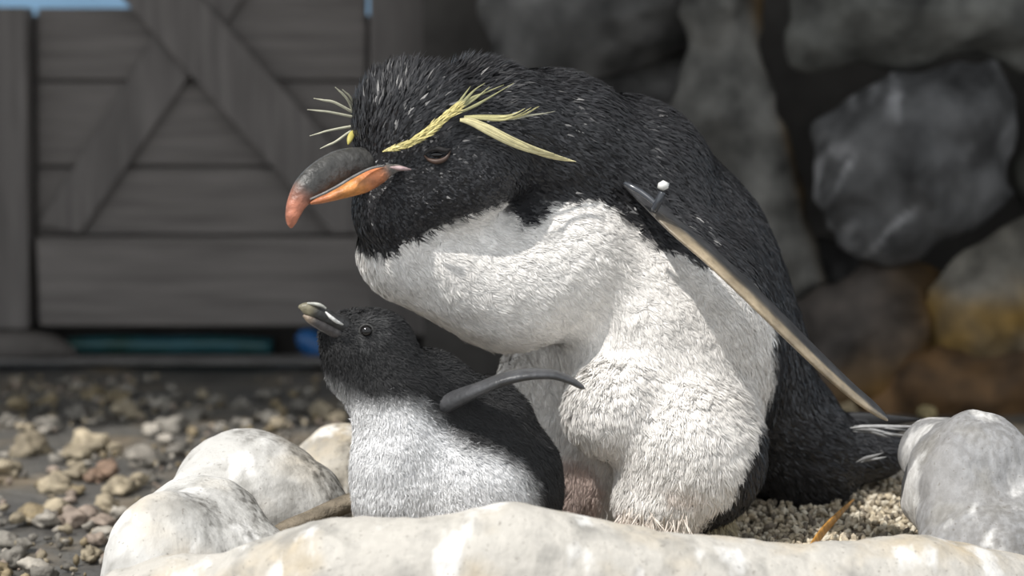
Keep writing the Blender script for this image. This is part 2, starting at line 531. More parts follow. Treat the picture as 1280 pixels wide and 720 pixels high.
def boulder(name, outline, Y, half, col, seed, rnd=.045, amp=.012, h=.008, label=None, side=None, colfn=None):
    poly = np.array([P(x, y, Y)[[0, 2]] for x, y in outline])
    lo = np.array([poly[:, 0].min(), Y - half, poly[:, 1].min()]) - .04
    hi = np.array([poly[:, 0].max(), Y + half, poly[:, 1].max()]) + .04
    c2 = poly.mean(0)
    def field(p):
        d2 = poly_sd(p[:, 0, :][..., [0, 2]], poly)[:, None, :] + np.zeros(p.shape[:-1])
        dome = half * np.clip(1 - .9 * np.exp(d2 / .10), .25, 1)
        dy = np.abs(p[..., 1] - Y) - dome
        q = np.stack([np.maximum(d2 + rnd, 0), np.maximum(dy + rnd, 0)], -1)
        d = np.sqrt((q ** 2).sum(-1)) + np.minimum(np.maximum(d2 + rnd, dy + rnd), 0) - rnd
        n = fbm(p, 9, 4, seed)
        ridge = np.abs(fbm(p, 6, 3, seed + 5))
        return d + amp * 1.1 * n + amp * 2.0 * (ridge - .35)
    v, q = surface_net(field, lo, hi, h)
    g = fbm(v, 14, 3, seed + 2)
    c = np.asarray(col)[None] * (1 + .35 * g)[:, None]
    if colfn is not None: c = colfn(v, c)
    o = quad_obj(name, v, q, M['rock'], wall, col=np.clip(c, 0, 1))
    if label: o['label'] = label
    return o

def stain(color, fn):
    def f(v, c):
        w = np.clip(fn(v, to_px(v)), 0, 1)[:, None]
        return c * (1 - w) + np.asarray(color) * (.8 + .4 * vnoise(v, 40, 4))[:, None] * w
    return f

boulder('boulder', [(606, -60), (890, -60), (900, 40), (850, 75), (790, 92), (735, 105), (690, 140), (640, 190), (606, 190)], 3.27, .10, (.085, .083, .08), 1)
boulder('boulder', [(620, 60), (800, 40), (905, 30), (915, 260), (1000, 420), (1000, 545), (640, 545), (620, 200)], 3.33, .09, (.066, .064, .062), 2, amp=.016)
boulder('boulder', [(850, -60), (958, -60), (966, 90), (990, 190), (1010, 290), (1030, 352), (988, 400), (930, 330), (872, 240), (836, 150), (858, 60)], 3.14, .09, (.125, .122, .112), 3, rnd=.03,
        label='tall pale grey rock with ochre edge',
        colfn=stain((.12, .075, .03), lambda v, x: smooth01(x[:, 0] - (924 + .26 * x[:, 1]), 0, 22) * (.6 + .8 * vnoise(v, 14, 9))))
boulder('boulder', [(984, -70), (1310, -70), (1310, 82), (1240, 86), (1150, 86), (1040, 95), (990, 86), (976, 40)], 3.10, .11, (.085, .085, .078), 4, rnd=.04)
boulder('boulder', [(1002, 205), (1020, 140), (1070, 98), (1150, 86), (1240, 78), (1272, 120), (1272, 245), (1222, 295), (1155, 342), (1100, 348), (1062, 315), (1026, 292), (1004, 255)], 3.08, .13, (.066, .066, .067), 5,
        rnd=.05, amp=.013, label='big dark grey boulder with pale scuffed ridges',
        colfn=stain((.235, .235, .24), lambda v, x: smooth01(np.abs(fbm(v * np.array([1.3, .6, .8]) - v[:, ::-1] * .5, 13, 4, 31)), .22, .03) * smooth01(vnoise(v, 9, 12), -.25, .35)))
boulder('boulder', [(1258, 95), (1340, 80), (1340, 250), (1275, 255)], 3.16, .09, (.05, .05, .042), 6)
boulder('boulder', [(1150, 360), (1215, 305), (1310, 262), (1330, 330), (1330, 500), (1170, 480)], 3.04, .10, (.14, .13, .11), 7, label='pale rock stained yellow below',
        colfn=stain((.22, .13, .025), lambda v, x: smooth01(x[:, 1] - .25 * (x[:, 0] - 1200) + 45 * vnoise(v, 14, 3), 335, 385) * (.75 + .5 * vnoise(v, 22, 8))))
boulder('boulder', [(985, 372), (1080, 345), (1175, 345), (1200, 430), (1330, 440), (1330, 560), (960, 560)], 3.10, .12, (.062, .052, .045), 8, amp=.02,
        label='brown stained rock at the foot of the wall',
        colfn=stain((.14, .075, .018), lambda v, x: smooth01(x[:, 0] + .5 * x[:, 1] + 70 * vnoise(v, 9, 13), 1250, 1360) * .85))
boulder('boulder', [(1020, 300), (1062, 305), (1085, 335), (1080, 372), (1030, 380), (1005, 350)], 3.2, .07, (.045, .043, .042), 9, rnd=.03)
boulder('boulder', [(1100, 452), (1200, 440), (1340, 436), (1340, 550), (1080, 550)], 3.0, .07, (.10, .055, .022), 10, rnd=.04, amp=.014, label='low rust brown rock along the wall foot')

boulder('boulder', [(1316, -70), (1600, -70), (1610, 110), (1500, 140), (1330, 70)], 3.14, .11, (.085, .083, .078), 21)
boulder('boulder', [(1345, 90), (1500, 148), (1620, 125), (1640, 330), (1480, 350), (1345, 290)], 3.12, .12, (.07, .068, .066), 22)
boulder('boulder', [(1338, 310), (1480, 360), (1640, 345), (1650, 560), (1338, 560)], 3.08, .12, (.085, .065, .045), 23)
# ---- wooden gate and posts on the left
YG = 3.50
gp = board_px('gate_post', [(-70, 9), (32, 9), (36, 412), (-70, 412)], YG - .015, .06, M['wood_v'], None)
tag(gp, 'thick grey wooden post beside the crossed gate', 'post')
gate = empty('wooden_gate', P(255, 450, YG + .02))
tag(gate, 'weathered grey wooden gate with crossed braces and a wide bottom rail', 'gate')
rows = [(-70, 13, 170), (10, 100, 46), (103, 207, 46), (210, 294, 46), (297, 406, 46)]
for a, b, x0 in rows:
    board_px('board', [(x0, max(a, 10) if x0 < 100 else a), (458, a), (458, b), (x0, b)], YG + .03, .02, M['wood'], gate)
board_px('rail', [(44, 297), (466, 297), (466, 408), (50, 408)], YG - .008, .022, M['wood'], gate)
board_px('brace', [(258, -60), (345, -60), (100, 293), (12 + 34, 282)], YG + .014, .018, M['wood_v'], gate)
board_px('brace', [(118, -40), (218, -40), (518, 293), (416, 293)], YG - .004, .020, M['wood_v'], gate)
board_px('stile', [(462, -70), (560, -70), (560, 420), (462, 420)], YG - .006, .035, M['wood_v'], gate)
settle_empty(gate)
pf = board_px('fence_plank', [(569, -70), (625, -70), (625, 440), (569, 440)], YG - .006, .03, M['wood_v'], None)
tag(pf, 'upright grey plank between the gate and the rock wall', 'plank')

pfence = empty('plank_fence', P(-450, 450, YG))
tag(pfence, 'fence of upright grey planks beyond the gate post', 'fence')
for k in range(7):
    x1 = -76 - 108 * k
    board_px('plank', [(x1 - 102, 12), (x1, 12), (x1, 440), (x1 - 102, 440)], YG - .006, .03, M['wood_v'], pfence)
settle_empty(pfence)

# behind and under the gate
bw = box_xyz('wall_back', (-4.2, 5.0, -.02), (4.2, 5.1, 1.3), mat_plain('pale_blue_paint', (.24, .42, .62), .6, .3, 3, .1))
tag(bw, kind='structure')
gb = box_xyz('added_backing_panel', (-.95, 3.565, .05), (-.02, 3.585, .565), M['wood']); tag(gb, 'added plain wooden panel blocking the gaps behind the wooden gate boards', 'panel')  # added to block the bright blue wall from showing through the gaps
nt = box_xyz('trim_1', (-3.0, 3.60, -.02), (.05, 3.66, .045), M['mortar']); tag(nt, kind='structure')
blk = strand('kerb_block', [(-60, 436, 3.44, 20, 30), (0, 434, 3.44, 21, 30), (50, 434, 3.44, 19, 30), (78, 438, 3.44, 12, 24), (96, 443, 3.44, 3, 8)], mat_plain('grey_concrete', (.115, .105, .098), .8, .2, 20, .25, .5), None, 16)
tag(blk, 'grey concrete block at the foot of the gate post', 'block')
hose = strand('garden_hose', [(86, 433, 3.53, 11, 11), (140, 431, 3.535, 12, 12), (200, 432, 3.54, 12, 12), (270, 431, 3.54, 12, 12), (340, 434, 3.54, 11, 11)], mat_plain('green_rubber', (.012, .085, .055), .4, .5, 12, .5, c2=(.01, .06, .075)), None, 14)
tag(hose, 'dark green hose lying under the wooden gate', 'hose')
bl = strand('plastic_tub', [(372, 418, 3.47, 6, 10), (382, 424, 3.47, 15, 16), (398, 436, 3.47, 17, 18), (408, 446, 3.47, 12, 14), (412, 452, 3.47, 4, 6)], mat_plain('blue_plastic', (.012, .09, .26), .35, .5, 12, .2), None, 14)
tag(bl, 'small blue plastic piece at the gate foot', 'plastic piece')
kb = board_px('trim_2', [(-80, 449), (620, 449), (620, 457), (-80, 457)], 3.40, .05, mat_plain('kerb', (.13, .125, .12), .8, .2, 20, .2, .4), None, .003)
tag(kb, kind='structure')

# unseen roof slab, added and sized to shade gate and rock wall
rf = box_xyz('shade_roof', (-2.8, 2.20, 1.60), (2.6, 4.05, 1.68), mat_plain('shade_roof_boards', (.16, .13, .10), .8, .2, 6, .2), None)
tag(rf, kind='structure')

# ================================================================== NEST
nest = empty('nest_bowl', P(680, 700, 1.95) * np.array([1, 1, 0]))
tag(nest, 'pale lumpy concrete nest bowl streaked with droppings', 'nest')

def nest_part(name, blobs, k, seed, col, dirt_shade_fn, label=None, h=.004, amp=.004, stain_=1.0):
    f0 = union_field(blobs, k)
    def field(p):
        return np.maximum(f0(p) + amp * fbm(p, 16, 3, seed) + .0012 * vnoise(p, 90, seed + 4), -.004 - p[..., 2])
    lo, hi = bounds(blobs, .02); lo[2] = max(lo[2], -.02)
    v, q = surface_net(field, lo, hi, h)
    n = vert_normals(v, q)
    c = np.asarray(col)[None] * (1 + .10 * fbm(v, 20, 2, seed))[:, None]
    o = quad_obj(name, v, q, M['nest'], nest, col=np.clip(c, 0, 1), extra={'dirt_shade': np.clip(dirt_shade_fn(v, n), 0, 1), 'stain': np.full(len(v), stain_)})
    if label: o['label'] = label
    return o

CREAM = (.52, .495, .45); WHITE = (.58, .57, .545); GRY = (.30, .30, .305)
def front_blobs():
    top = spline([(170, 715), (230, 700), (300, 694), (350, 682), (400, 664), (450, 656), (520, 656), (580, 650), (640, 641), (690, 648), (740, 662), (800, 670), (860, 674), (920, 684), (1000, 690),
                  (1060, 688), (1110, 682), (1160, 676), (1220, 690), (1290, 705), (1340, 720)], 2)
    out = []
    for x, y in top:
        t = (x - 680) / 560
        Y = 1.70 + .10 * t * t
        p = P(x, y, Y); R = .075 + .006 * math.sin(x * .03)
        out.append((np.array([p[0], Y, p[2] - R]), (.055, .058, R), 0))
    return out
nest_part('front_wall', front_blobs(), .018, 3, CREAM, lambda v, n: .12 + .0 * v[:, 0], 'cream stained front wall')
def inner(v, n):  # dirt streaks plus painted shade on faces turned to the bowl centre
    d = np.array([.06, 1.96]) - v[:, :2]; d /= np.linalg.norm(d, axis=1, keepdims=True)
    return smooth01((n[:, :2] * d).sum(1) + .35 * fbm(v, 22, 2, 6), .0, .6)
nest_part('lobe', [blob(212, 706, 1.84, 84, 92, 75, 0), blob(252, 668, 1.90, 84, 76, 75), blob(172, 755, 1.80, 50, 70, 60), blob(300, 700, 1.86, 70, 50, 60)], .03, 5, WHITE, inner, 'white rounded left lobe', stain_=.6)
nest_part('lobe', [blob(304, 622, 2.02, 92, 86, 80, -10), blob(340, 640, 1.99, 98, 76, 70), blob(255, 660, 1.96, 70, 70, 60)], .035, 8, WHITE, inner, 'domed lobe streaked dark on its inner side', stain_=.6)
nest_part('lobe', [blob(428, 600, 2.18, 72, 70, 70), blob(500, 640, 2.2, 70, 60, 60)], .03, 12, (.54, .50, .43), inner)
nest_part('lobe', [blob(1216, 612, 1.93, 96, 94, 85), blob(1250, 700, 1.86, 110, 70, 80), blob(1320, 680, 1.98, 80, 110, 90), blob(1166, 556, 2.03, 30, 26, 30), blob(1190, 575, 2.0, 50, 46, 50)], .04, 15, GRY,
          lambda v, n: .38 + .4 * vnoise(v, 14, 3), 'grey rounded right lobe', amp=.006, stain_=.08)
nest_part('back_wall', [blob(x, 690, 2.35, 80, 66, 45) for x in range(560, 1240, 40)], .03, 18, (.5, .47, .42), lambda v, n: .4 + 0 * v[:, 0])
strand('inner_ledge', [(330, 676, 1.90, 6, 14), (352, 662, 1.90, 9, 18), (385, 649, 1.91, 10, 20), (420, 635, 1.92, 12, 20), (455, 622, 1.93, 12, 20), (480, 615, 1.94, 8, 12)],
       mat_plain('dirty_concrete', (.19, .16, .12), .8, .2, 60, .4, .8, bscale=140), nest, 12)
settle_empty(nest)

# gravel bed (nobody could count it)
def gravel():
    g = np.random.default_rng(21)
    gx = np.linspace(-.30, .46, 90); gy = np.linspace(1.72, 2.36, 70)
    a = np.stack(np.meshgrid(gx, gy, indexing='ij'), -1).reshape(-1, 2)
    p = np.concatenate([a, np.zeros((len(a), 1))], 1)
    zf = lambda q: .047 + .016 * smooth01(q[:, 1], 1.98, 2.25) + .010 * vnoise(np.concatenate([q[:, :2], np.zeros((len(q), 1))], 1), 9, 2)
    e = ((a[:, 0] - .08) / .40) ** 2 + ((a[:, 1] - 2.03) / .33) ** 2
    p[:, 2] = zf(p) - .004 - np.maximum(e - .9, 0) * .12
    i = np.arange(89)[:, None] * 70 + np.arange(69)[None]
    q = np.stack([i, i + 70, i + 71, i + 1], -1).reshape(-1, 4)
    bed = quad_obj('gravel_bed', p, q, M['gravel'], col=np.tile((.30, .26, .20), (len(p), 1)))
    tag(bed, 'bed of fine beige gravel inside the nest bowl', 'gravel', kind='stuff')
    v0, f0 = ICO[1]; n = 6800
    xy = np.stack([g.uniform(-.28, .44, n), g.uniform(1.76, 2.33, n)], 1)
    xy[:4400, 0] = g.uniform(.13, .42, 4400)
    ok = ((xy[:, 0] - .08) / .39) ** 2 + ((xy[:, 1] - 2.03) / .31) ** 2 < 1
    xy = xy[ok]; n = len(xy)
    r = np.stack([g.uniform(.0020, .0036, n), g.uniform(.0020, .0036, n), g.uniform(.0034, .0066, n)], 1)
    ax = g.normal(size=(n, 3)) + np.array([0, 0, .6]); ax /= np.linalg.norm(ax, axis=1, keepdims=True)
    u = np.cross(ax, g.normal(size=(n, 3))); u /= np.linalg.norm(u, axis=1, keepdims=True); w = np.cross(ax, u)
    vv = (v0[None, :, 0:1] * (r[:, None, 0:1] * u[:, None]) + v0[None, :, 1:2] * (r[:, None, 1:2] * w[:, None]) + v0[None, :, 2:3] * (r[:, None, 2:3] * ax[:, None]))
    c0 = np.concatenate([xy, (zf(xy) + g.uniform(-.002, .005, n))[:, None]], 1)
    vv = vv + c0[:, None]
    pal = np.array([(.56, .48, .35), (.64, .56, .43), (.42, .36, .27), (.68, .62, .50), (.22, .19, .15)])
    c = pal[g.integers(5, size=n)] * g.uniform(.75, 1.1, (n, 1))
    f = (f0[None] + (np.arange(n) * len(v0))[:, None, None]).reshape(-1, 3)
    o = mesh_obj('gravel', vv.reshape(-1, 3), f.ravel(), np.full(len(f), 3), M['gravel'], bed, col=np.repeat(c, len(v0), 0), smooth=False)
    tag(o, kind='stuff')
gravel()
lf = strand('dry_leaf', [(1002, 700, 1.86, 2, 2), (1014, 684, 1.90, 6, 2), (1030, 663, 1.95, 6.5, 2), (1048, 644, 2.00, 5, 2), (1062, 630, 2.04, 2.5, 1), (1068, 624, 2.06, .5, .5)], M['leaf'], None, 8)
tag(lf, 'narrow orange brown dry leaf lying on the nest gravel', 'leaf')

# ================================================================== FEATHERS
def sample(v, quads, n, gen, keep=None):
    tri = np.concatenate([quads[:, [0, 1, 2]], quads[:, [0, 2, 3]]])
    a = np.linalg.norm(np.cross(v[tri[:, 1]] - v[tri[:, 0]], v[tri[:, 2]] - v[tri[:, 0]]), axis=1)
    if keep is not None:
        a = a * keep[tri].mean(1)
    t = tri[gen.choice(len(tri), n, p=a / a.sum())]
    u = gen.random((n, 1)); w = gen.random((n, 1)); m = (u + w) > 1; u = np.where(m, 1 - u, u); w = np.where(m, 1 - w, w)
    return t, 1 - u - w, u, w

def blades(p, n, flow, L, W, lift, col, tipcol, gen, curl=0.25, ntilt=.3, clump=None):
    """leaf-shaped blades of five points each; returns mesh arrays"""
    N_ = len(p)
    t = flow - (flow * n).sum(1, keepdims=True) * n
    t /= np.linalg.norm(t, axis=1, keepdims=True) + 1e-9
    b = np.cross(n, t)
    L = np.broadcast_to(np.asarray(L, float), (N_,))[:, None]; W = np.broadcast_to(np.asarray(W, float), (N_,))[:, None]
    lift = np.broadcast_to(np.asarray(lift, float), (N_,))[:, None]
    d = t * np.cos(lift) + n * np.sin(lift)
    d2 = d - n * curl * np.sin(lift + .35)
    d2 /= np.linalg.norm(d2, axis=1, keepdims=True)
    mid = p + d * L * .5
    tip = mid + d2 * L * .5
    if clump is not None:
        tip = tip * (1 - clump[1]) + clump[0] * clump[1]
    bw = b * W * .5
    root = p - n * .0008
    v = np.stack([root - bw * .7, root + bw * .7, mid + bw, mid - bw, tip], 1)
    base = (np.arange(N_) * 5)[:, None]
    loops = (base + np.array([[1, 0, 3, 2, 2, 3, 4]])).ravel()
    tot = np.tile([4, 3], N_)
    nn = n + gen.normal(size=(N_, 3)) * ntilt; nn /= np.linalg.norm(nn, axis=1, keepdims=True)
    nn = np.repeat(nn, 5, 0)
    c = np.stack([col, col, (col + tipcol) / 2, (col + tipcol) / 2, tipcol], 1).reshape(-1, 3)
    return v.reshape(-1, 3), loops, tot, c, nn

def flow_field(nodes):
    pos = np.array([[a[0], a[1]] for a in nodes], float)
    dr = np.array([RIGHT * a[2] - UP * a[3] + FWD * a[4] for a in nodes], float)
    dr /= np.linalg.norm(dr, axis=1, keepdims=True)
    def f(px):
        d = ((px[:, None] - pos[None]) ** 2).sum(-1) + 200.0
        w = 1 / d ** 1.5
        r = (w[..., None] * dr[None]).sum(1)
        return r / (np.linalg.norm(r, axis=1, keepdims=True) + 1e-9)
    return f

def in_poly(px, poly):
    return poly_sd(px, np.asarray(poly, float))      # negative inside, in pixels

# ================================================================== ADULT PENGUIN
peng = empty('penguin', P(830, 668, 2.02))
tag(peng, 'adult black and white penguin with yellow crest hunched over the chick', 'penguin')
PB = [
    blob(825, 400, 2.05, 140, 190, 118, -30 + 52),      # torso
    blob(835, 430, 2.04, 132, 165, 118),
    blob(776, 236, 2.07, 118, 118, 100),                # shoulders
    blob(690, 184, 2.03, 104, 98, 85),                  # hunched neck
    blob(880, 330, 2.10, 92, 150, 85, 22),              # back
    blob(928, 455, 2.12, 84, 155, 85, 8),               # lower back
    blob(612, 168, 1.99, 92, 90, 74),                   # nape
    blob(530, 180, 1.945, 86, 84, 64),                  # skull
    blob(507, 144, 1.94, 60, 52, 48),                   # forehead
    blob(560, 225, 1.945, 92, 66, 64, 22),              # cheek
    blob(483, 262, 1.93, 44, 50, 42),                   # chin
    blob(575, 335, 1.97, 120, 74, 70, -24),             # breast lobe
    blob(500, 320, 1.955, 52, 52, 50),
    blob(640, 365, 1.98, 84, 74, 72),
    blob(700, 330, 2.0, 100, 90, 75),
    blob(770, 512, 1.958, 66, 62, 58, 15),              # near flank fold
    blob(864, 566, 1.958, 96, 98, 80),                # thigh
    blob(826, 626, 1.945, 58, 48, 50),                  # thigh tip
    blob(725, 590, 2.05, 90, 100, 70),  blob(690, 510, 2.07, 72, 110, 60),                  # brood pouch
    blob(990, 555, 2.14, 74, 110, 70, 20),              # rump
    blob(1052, 562, 2.16, 80, 44, 50, -4),              # tail root
]
def pfield(p):
    a = union_field(PB[:15] + PB[18:], .022)(p)
    return smin(a, union_field(PB[15:18], .016)(p), .030)
lo, hi = bounds(PB, .0)
pv, pq = surface_net(lambda p: pfield(p) + .0012 * fbm(p, 45, 2, 2), lo, hi, .004)
pn = vert_normals(pv, pq)

WHITE_POLY = [(430, 296), (446, 308), (482, 318), (515, 301), (573, 276), (627, 254), (640, 272), (648, 290), (662, 278), (690, 254), (740, 250), (768, 262), (786, 284), (814, 306), (850, 318), (890, 332),
              (936, 352), (966, 400), (964, 478), (946, 540), (918, 612), (872, 662), (820, 720), (560, 720), (480, 450), (420, 380)]
BELLY_DIR = np.array([-.45, -.85, -.25]); BELLY_DIR /= np.linalg.norm(BELLY_DIR)
def plumage_white(p, n, soft=9):
    px = to_px(p) + np.stack([vnoise(p, 130, 41), vnoise(p, 130, 57)], -1) * 6
    w = smooth01(-in_poly(px, WHITE_POLY), -soft * .5, soft * .5)
    return w * np.maximum(smooth01(n @ BELLY_DIR, -.45, -.25), smooth01(p[:, 1], 2.07, 2.04))

def peng_color(p, n, gen=None):
    px = to_px(p)
    w = plumage_white(p, n)[:, None]
    white = np.tile((.89, .862, .825), (len(p), 1))
    # soiled, pinkish feather tips in patches on the thigh
    soil = smooth01(-np.hypot((px[:, 0] - 840) / 75, (px[:, 1] - 640) / 45), -1.1, -.4) * smooth01(fbm(p, 45, 2, 71), -.5, .5)
    white = white * (1 - .45 * soil[:, None]) + np.array((.74, .58, .47)) * .45 * soil[:, None]
    # bare pink skin of the brood patch
    pouch = smooth01(-np.hypot((px[:, 0] - 712) / 55, (px[:, 1] - 615) / 60), -1.0, -.6)[:, None]
    white = white * (1 - .7 * pouch) + np.array((.50, .33, .27)) * .7 * pouch
    black = np.tile((.020, .020, .022), (len(p), 1))
    return black * (1 - w) + white * w

quad_obj('body', pv, pq, M['skin_body'], peng, col=peng_color(pv, pn))

PFLOW = flow_field([(460, 110, .1, -1, .1), (500, 90, .3, -1, .3), (480, 180, .4, -.7, .0), (540, 90, .7, -.8, .3), (600, 80, 1, -.35, .3), (540, 160, .8, -.5, .2), (540, 240, .9, .35, .3), (470, 270, .4, 1, .3), (610, 220, .9, .6, .2),
                    (660, 100, 1, .1, .3), (720, 170, .9, .35, .3), (800, 150, .9, .55, .3), (740, 230, .8, .6, .2), (900, 260, .6, .9, .3), (970, 370, .3, 1, .2), (990, 480, .4, 1, .1), (520, 350, .6, .8, .2), (600, 330, .8, .6, .1),
                    (600, 400, .8, .5, .1), (760, 320, .7, .7, .1), (850, 400, .6, .8, .1), (900, 330, .6, .8, .2), (780, 480, .2, 1, .0), (870, 500, .3, 1, 0), (850, 600, -.1, 1, 0), (830, 650, -.15, 1, -.1), (930, 480, .2, 1, .1),
                    (1000, 540, 1, .5, .1), (1060, 560, 1, .2, .1), (960, 620, .4, 1, 0), (720, 590, -.2, 1, 0)])

def coat(name, v, q, n, keep, count, Lf, Wf, liftf, colf, mat, parent, flow, seed, clump_n=0, clump_amt=.5, curl=.25, ntilt=.3, jitter=.25, tipk=1.0, label=None):
    g = np.random.default_rng(seed)
    t, a, b, c = sample(v, q, count, g, keep)
    p = v[t[:, 0]] * a + v[t[:, 1]] * b + v[t[:, 2]] * c
    nn = n[t[:, 0]] * a + n[t[:, 1]] * b + n[t[:, 2]] * c
    nn /= np.linalg.norm(nn, axis=1, keepdims=True)
    px = to_px(p)
    fl = flow(px) + g.normal(size=(count, 3)) * jitter
    Lx = Lf(px) * g.uniform(.7, 1.25, count); Wx = Wf(px) * g.uniform(.7, 1.3, count); li = liftf(px) * g.uniform(.5, 1.5, count)
    col = colf(p, nn) * g.uniform(.82, 1.12, (count, 1))
    cl = None
    if clump_n:
        ci = g.choice(count, clump_n, replace=False)
        # nearest clump centre through a coarse hash grid
        cell = .014
        key = lambda x: np.floor(x / cell).astype(np.int64)
        table = {}
        for k_, i_ in zip(map(tuple, key(p[ci])), ci): table.setdefault(k_, []).append(i_)
        near = np.full(count, -1); best = np.full(count, 9.0)
        kp = key(p)
        order = {}
        for i_, k_ in enumerate(map(tuple, kp)): order.setdefault(k_, []).append(i_)
        for k_, members in order.items():
            cand = [z for dx in (-1, 0, 1) for dy in (-1, 0, 1) for dz in (-1, 0, 1) for z in table.get((k_[0] + dx, k_[1] + dy, k_[2] + dz), ())]
            if not cand: continue
            cand = np.array(cand); mm = np.array(members)
            dd = ((p[mm][:, None] - p[cand][None]) ** 2).sum(-1); j = dd.argmin(1)
            near[mm] = cand[j]
        nz = np.where(near < 0, np.arange(count), near)
        f2 = fl[nz] - (fl[nz] * nn[nz]).sum(1, keepdims=True) * nn[nz]; f2 /= np.linalg.norm(f2, axis=1, keepdims=True) + 1e-9
        ctip = p[nz] + (f2 * np.cos(li[nz])[:, None] + nn[nz] * (np.sin(li[nz]) * 1.2)[:, None]) * Lx[nz][:, None] * 1.15
        cl = (ctip, clump_amt)
    V, Lp, T, C, Nn = blades(p, nn, fl, Lx, Wx, li, col, np.clip(col * tipk, 0, 1), g, curl, ntilt, cl)
    o = mesh_obj(name, V, Lp, T, mat, parent, col=C, normals=Nn)
    tag(o, label, kind='stuff')
    return o

pw = plumage_white(pv, pn)
hidden = smooth01(pn @ np.array([.1, .95, 0]), .75, .45)        # sparser on the far side
const = lambda c: (lambda px: np.full(len(px), c))
coat('white_feathers', pv, pq, pn, np.maximum((pw > .35) * (.15 + .85 * hidden), 0), 140000, lambda px: np.where(px[:, 1] > 430, .0110, .0085), const(.0012), lambda px: np.where(px[:, 1] > 440, .30, .18),
     peng_color, M['plumage'], peng, PFLOW, 31, clump_n=4600, clump_amt=.45, ntilt=.13, label='soft white breast and belly feathers')
def black_len(px):
    crown = smooth01(px[:, 1], 150, 90) * smooth01(px[:, 0], 660, 560)
    cheek = smooth01(-np.hypot((px[:, 0] - 540) / 110, (px[:, 1] - 240) / 75), -1.2, -.7)
    return .013 + .005 * crown - .007 * cheek
def black_lift(px):
    crown = smooth01(px[:, 1], 160, 90) * smooth01(px[:, 0], 660, 560)
    cheek = smooth01(-np.hypot((px[:, 0] - 540) / 120, (px[:, 1] - 240) / 85), -1.2, -.7)
    return .15 + .50 * crown - .09 * cheek
coat('black_feathers', pv, pq, pn, (pw < .5) * (.2 + .8 * hidden), 60000, black_len, const(.0021), black_lift, peng_color, M['black_plumage'], peng, PFLOW, 32, ntilt=.28, jitter=.18, tipk=1.5, label='short glossy black back and head feathers')

# loose strands at the thigh edge and behind the leg
def tuft(name, starts, length, col, seed, label, down=(.1, 1), spread=.35, W=.0011):
    g = np.random.default_rng(seed)
    p = np.array([P(*s_) for s_ in starts]); n_ = np.tile(-FWD, (len(p), 1))
    fl = np.array([RIGHT * (down[0] + g.normal() * spread) - UP * down[1] + FWD * g.normal() * .1 for _ in p])
    V, Lp, T, C, Nn = blades(p, n_, fl, length * g.uniform(.6, 1.3, len(p)), W, g.uniform(-.1, .3, len(p)), np.tile(col, (len(p), 1)), np.tile(col, (len(p), 1)) * 1.1, g, .3, .3)
    o = mesh_obj(name, V, Lp, T, M['plumage'], peng, col=C, normals=Nn); tag(o, label, kind='stuff')
g_ = np.random.default_rng(3)
tuft('thigh_fringe', [(g_.uniform(775, 860), g_.uniform(635, 660), 1.905 + g_.uniform(0, .02)) for _ in range(260)], .020, (.82, .74, .66), 5, 'pale wispy thigh fringe', (-.2, 1), .5)
tuft('leg_tuft', [(g_.uniform(872, 912), g_.uniform(618, 650), 1.955 + g_.uniform(0, .03)) for _ in range(200)], .028, (.46, .40, .27), 6, 'yellowish wispy tuft behind the thigh', (.35, 1), .35)

# ---- bill
GREYB = np.array((.056, .055, .052)); ORB = np.array((.50, .18, .075)); PKB = np.array((.46, .175, .105))
def bill_col(r):
    t = smooth01(r[:, 0], 384, 366)[:, None]
    return GREYB * (1 - t) + PKB * t
bill = strand('upper_bill', [(470, 208, 1.935, 22, 22), (446, 209, 1.915, 25, 22), (424, 213, 1.90, 25, 19), (402, 223, 1.885, 22, 16), (384, 236, 1.875, 18, 13), (372, 252, 1.87, 13, 11), (366, 268, 1.866, 9.5, 9), (364, 279, 1.865, 6, 6), (364, 285, 1.865, 1.5, 1.5)],
              M['horn'], peng, 18, 6, bill_col)
bill['label'] = 'dark grey hooked upper bill with orange pink tip'
lb = strand('lower_bill', [(512, 210, 1.905, 2, 3), (492, 211, 1.895, 6, 6), (474, 219, 1.887, 11, 12), (454, 229, 1.880, 12.5, 14), (434, 238, 1.874, 9, 13), (414, 246, 1.870, 6, 10), (398, 251, 1.870, 4, 7), (388, 254, 1.870, 2, 4)], M['horn'], peng, 14, 6,
            lambda r: ORB[None] * (1 - smooth01(r[:, 0], 470, 486)[:, None]) + np.array((.13, .12, .11))[None] * smooth01(r[:, 0], 470, 486)[:, None] + np.array((.06, .05, -.01))[None] * smooth01(np.abs(r[:, 0] - 435), 30, 5)[:, None])
lb['label'] = 'orange lower bill'
strand('bill_edge', [(480, 207, 1.883, 1.5, 2), (462, 211, 1.873, 1.6, 3), (440, 222, 1.862, 1.8, 3), (420, 234, 1.856, 1.8, 3), (402, 243, 1.854, 1.6, 2), (388, 249, 1.856, 1.2, 2)], M['horn'], bill, 8, 5, np.array((.17, .165, .16)))
strand('gape_skin', [(488, 209, 1.878, 1, 2), (497, 210, 1.876, 3, 3), (506, 211, 1.876, 2.5, 3), (514, 212, 1.878, .6, 1)], M['horn'], peng, 8, 4, np.array((.42, .30, .30)))
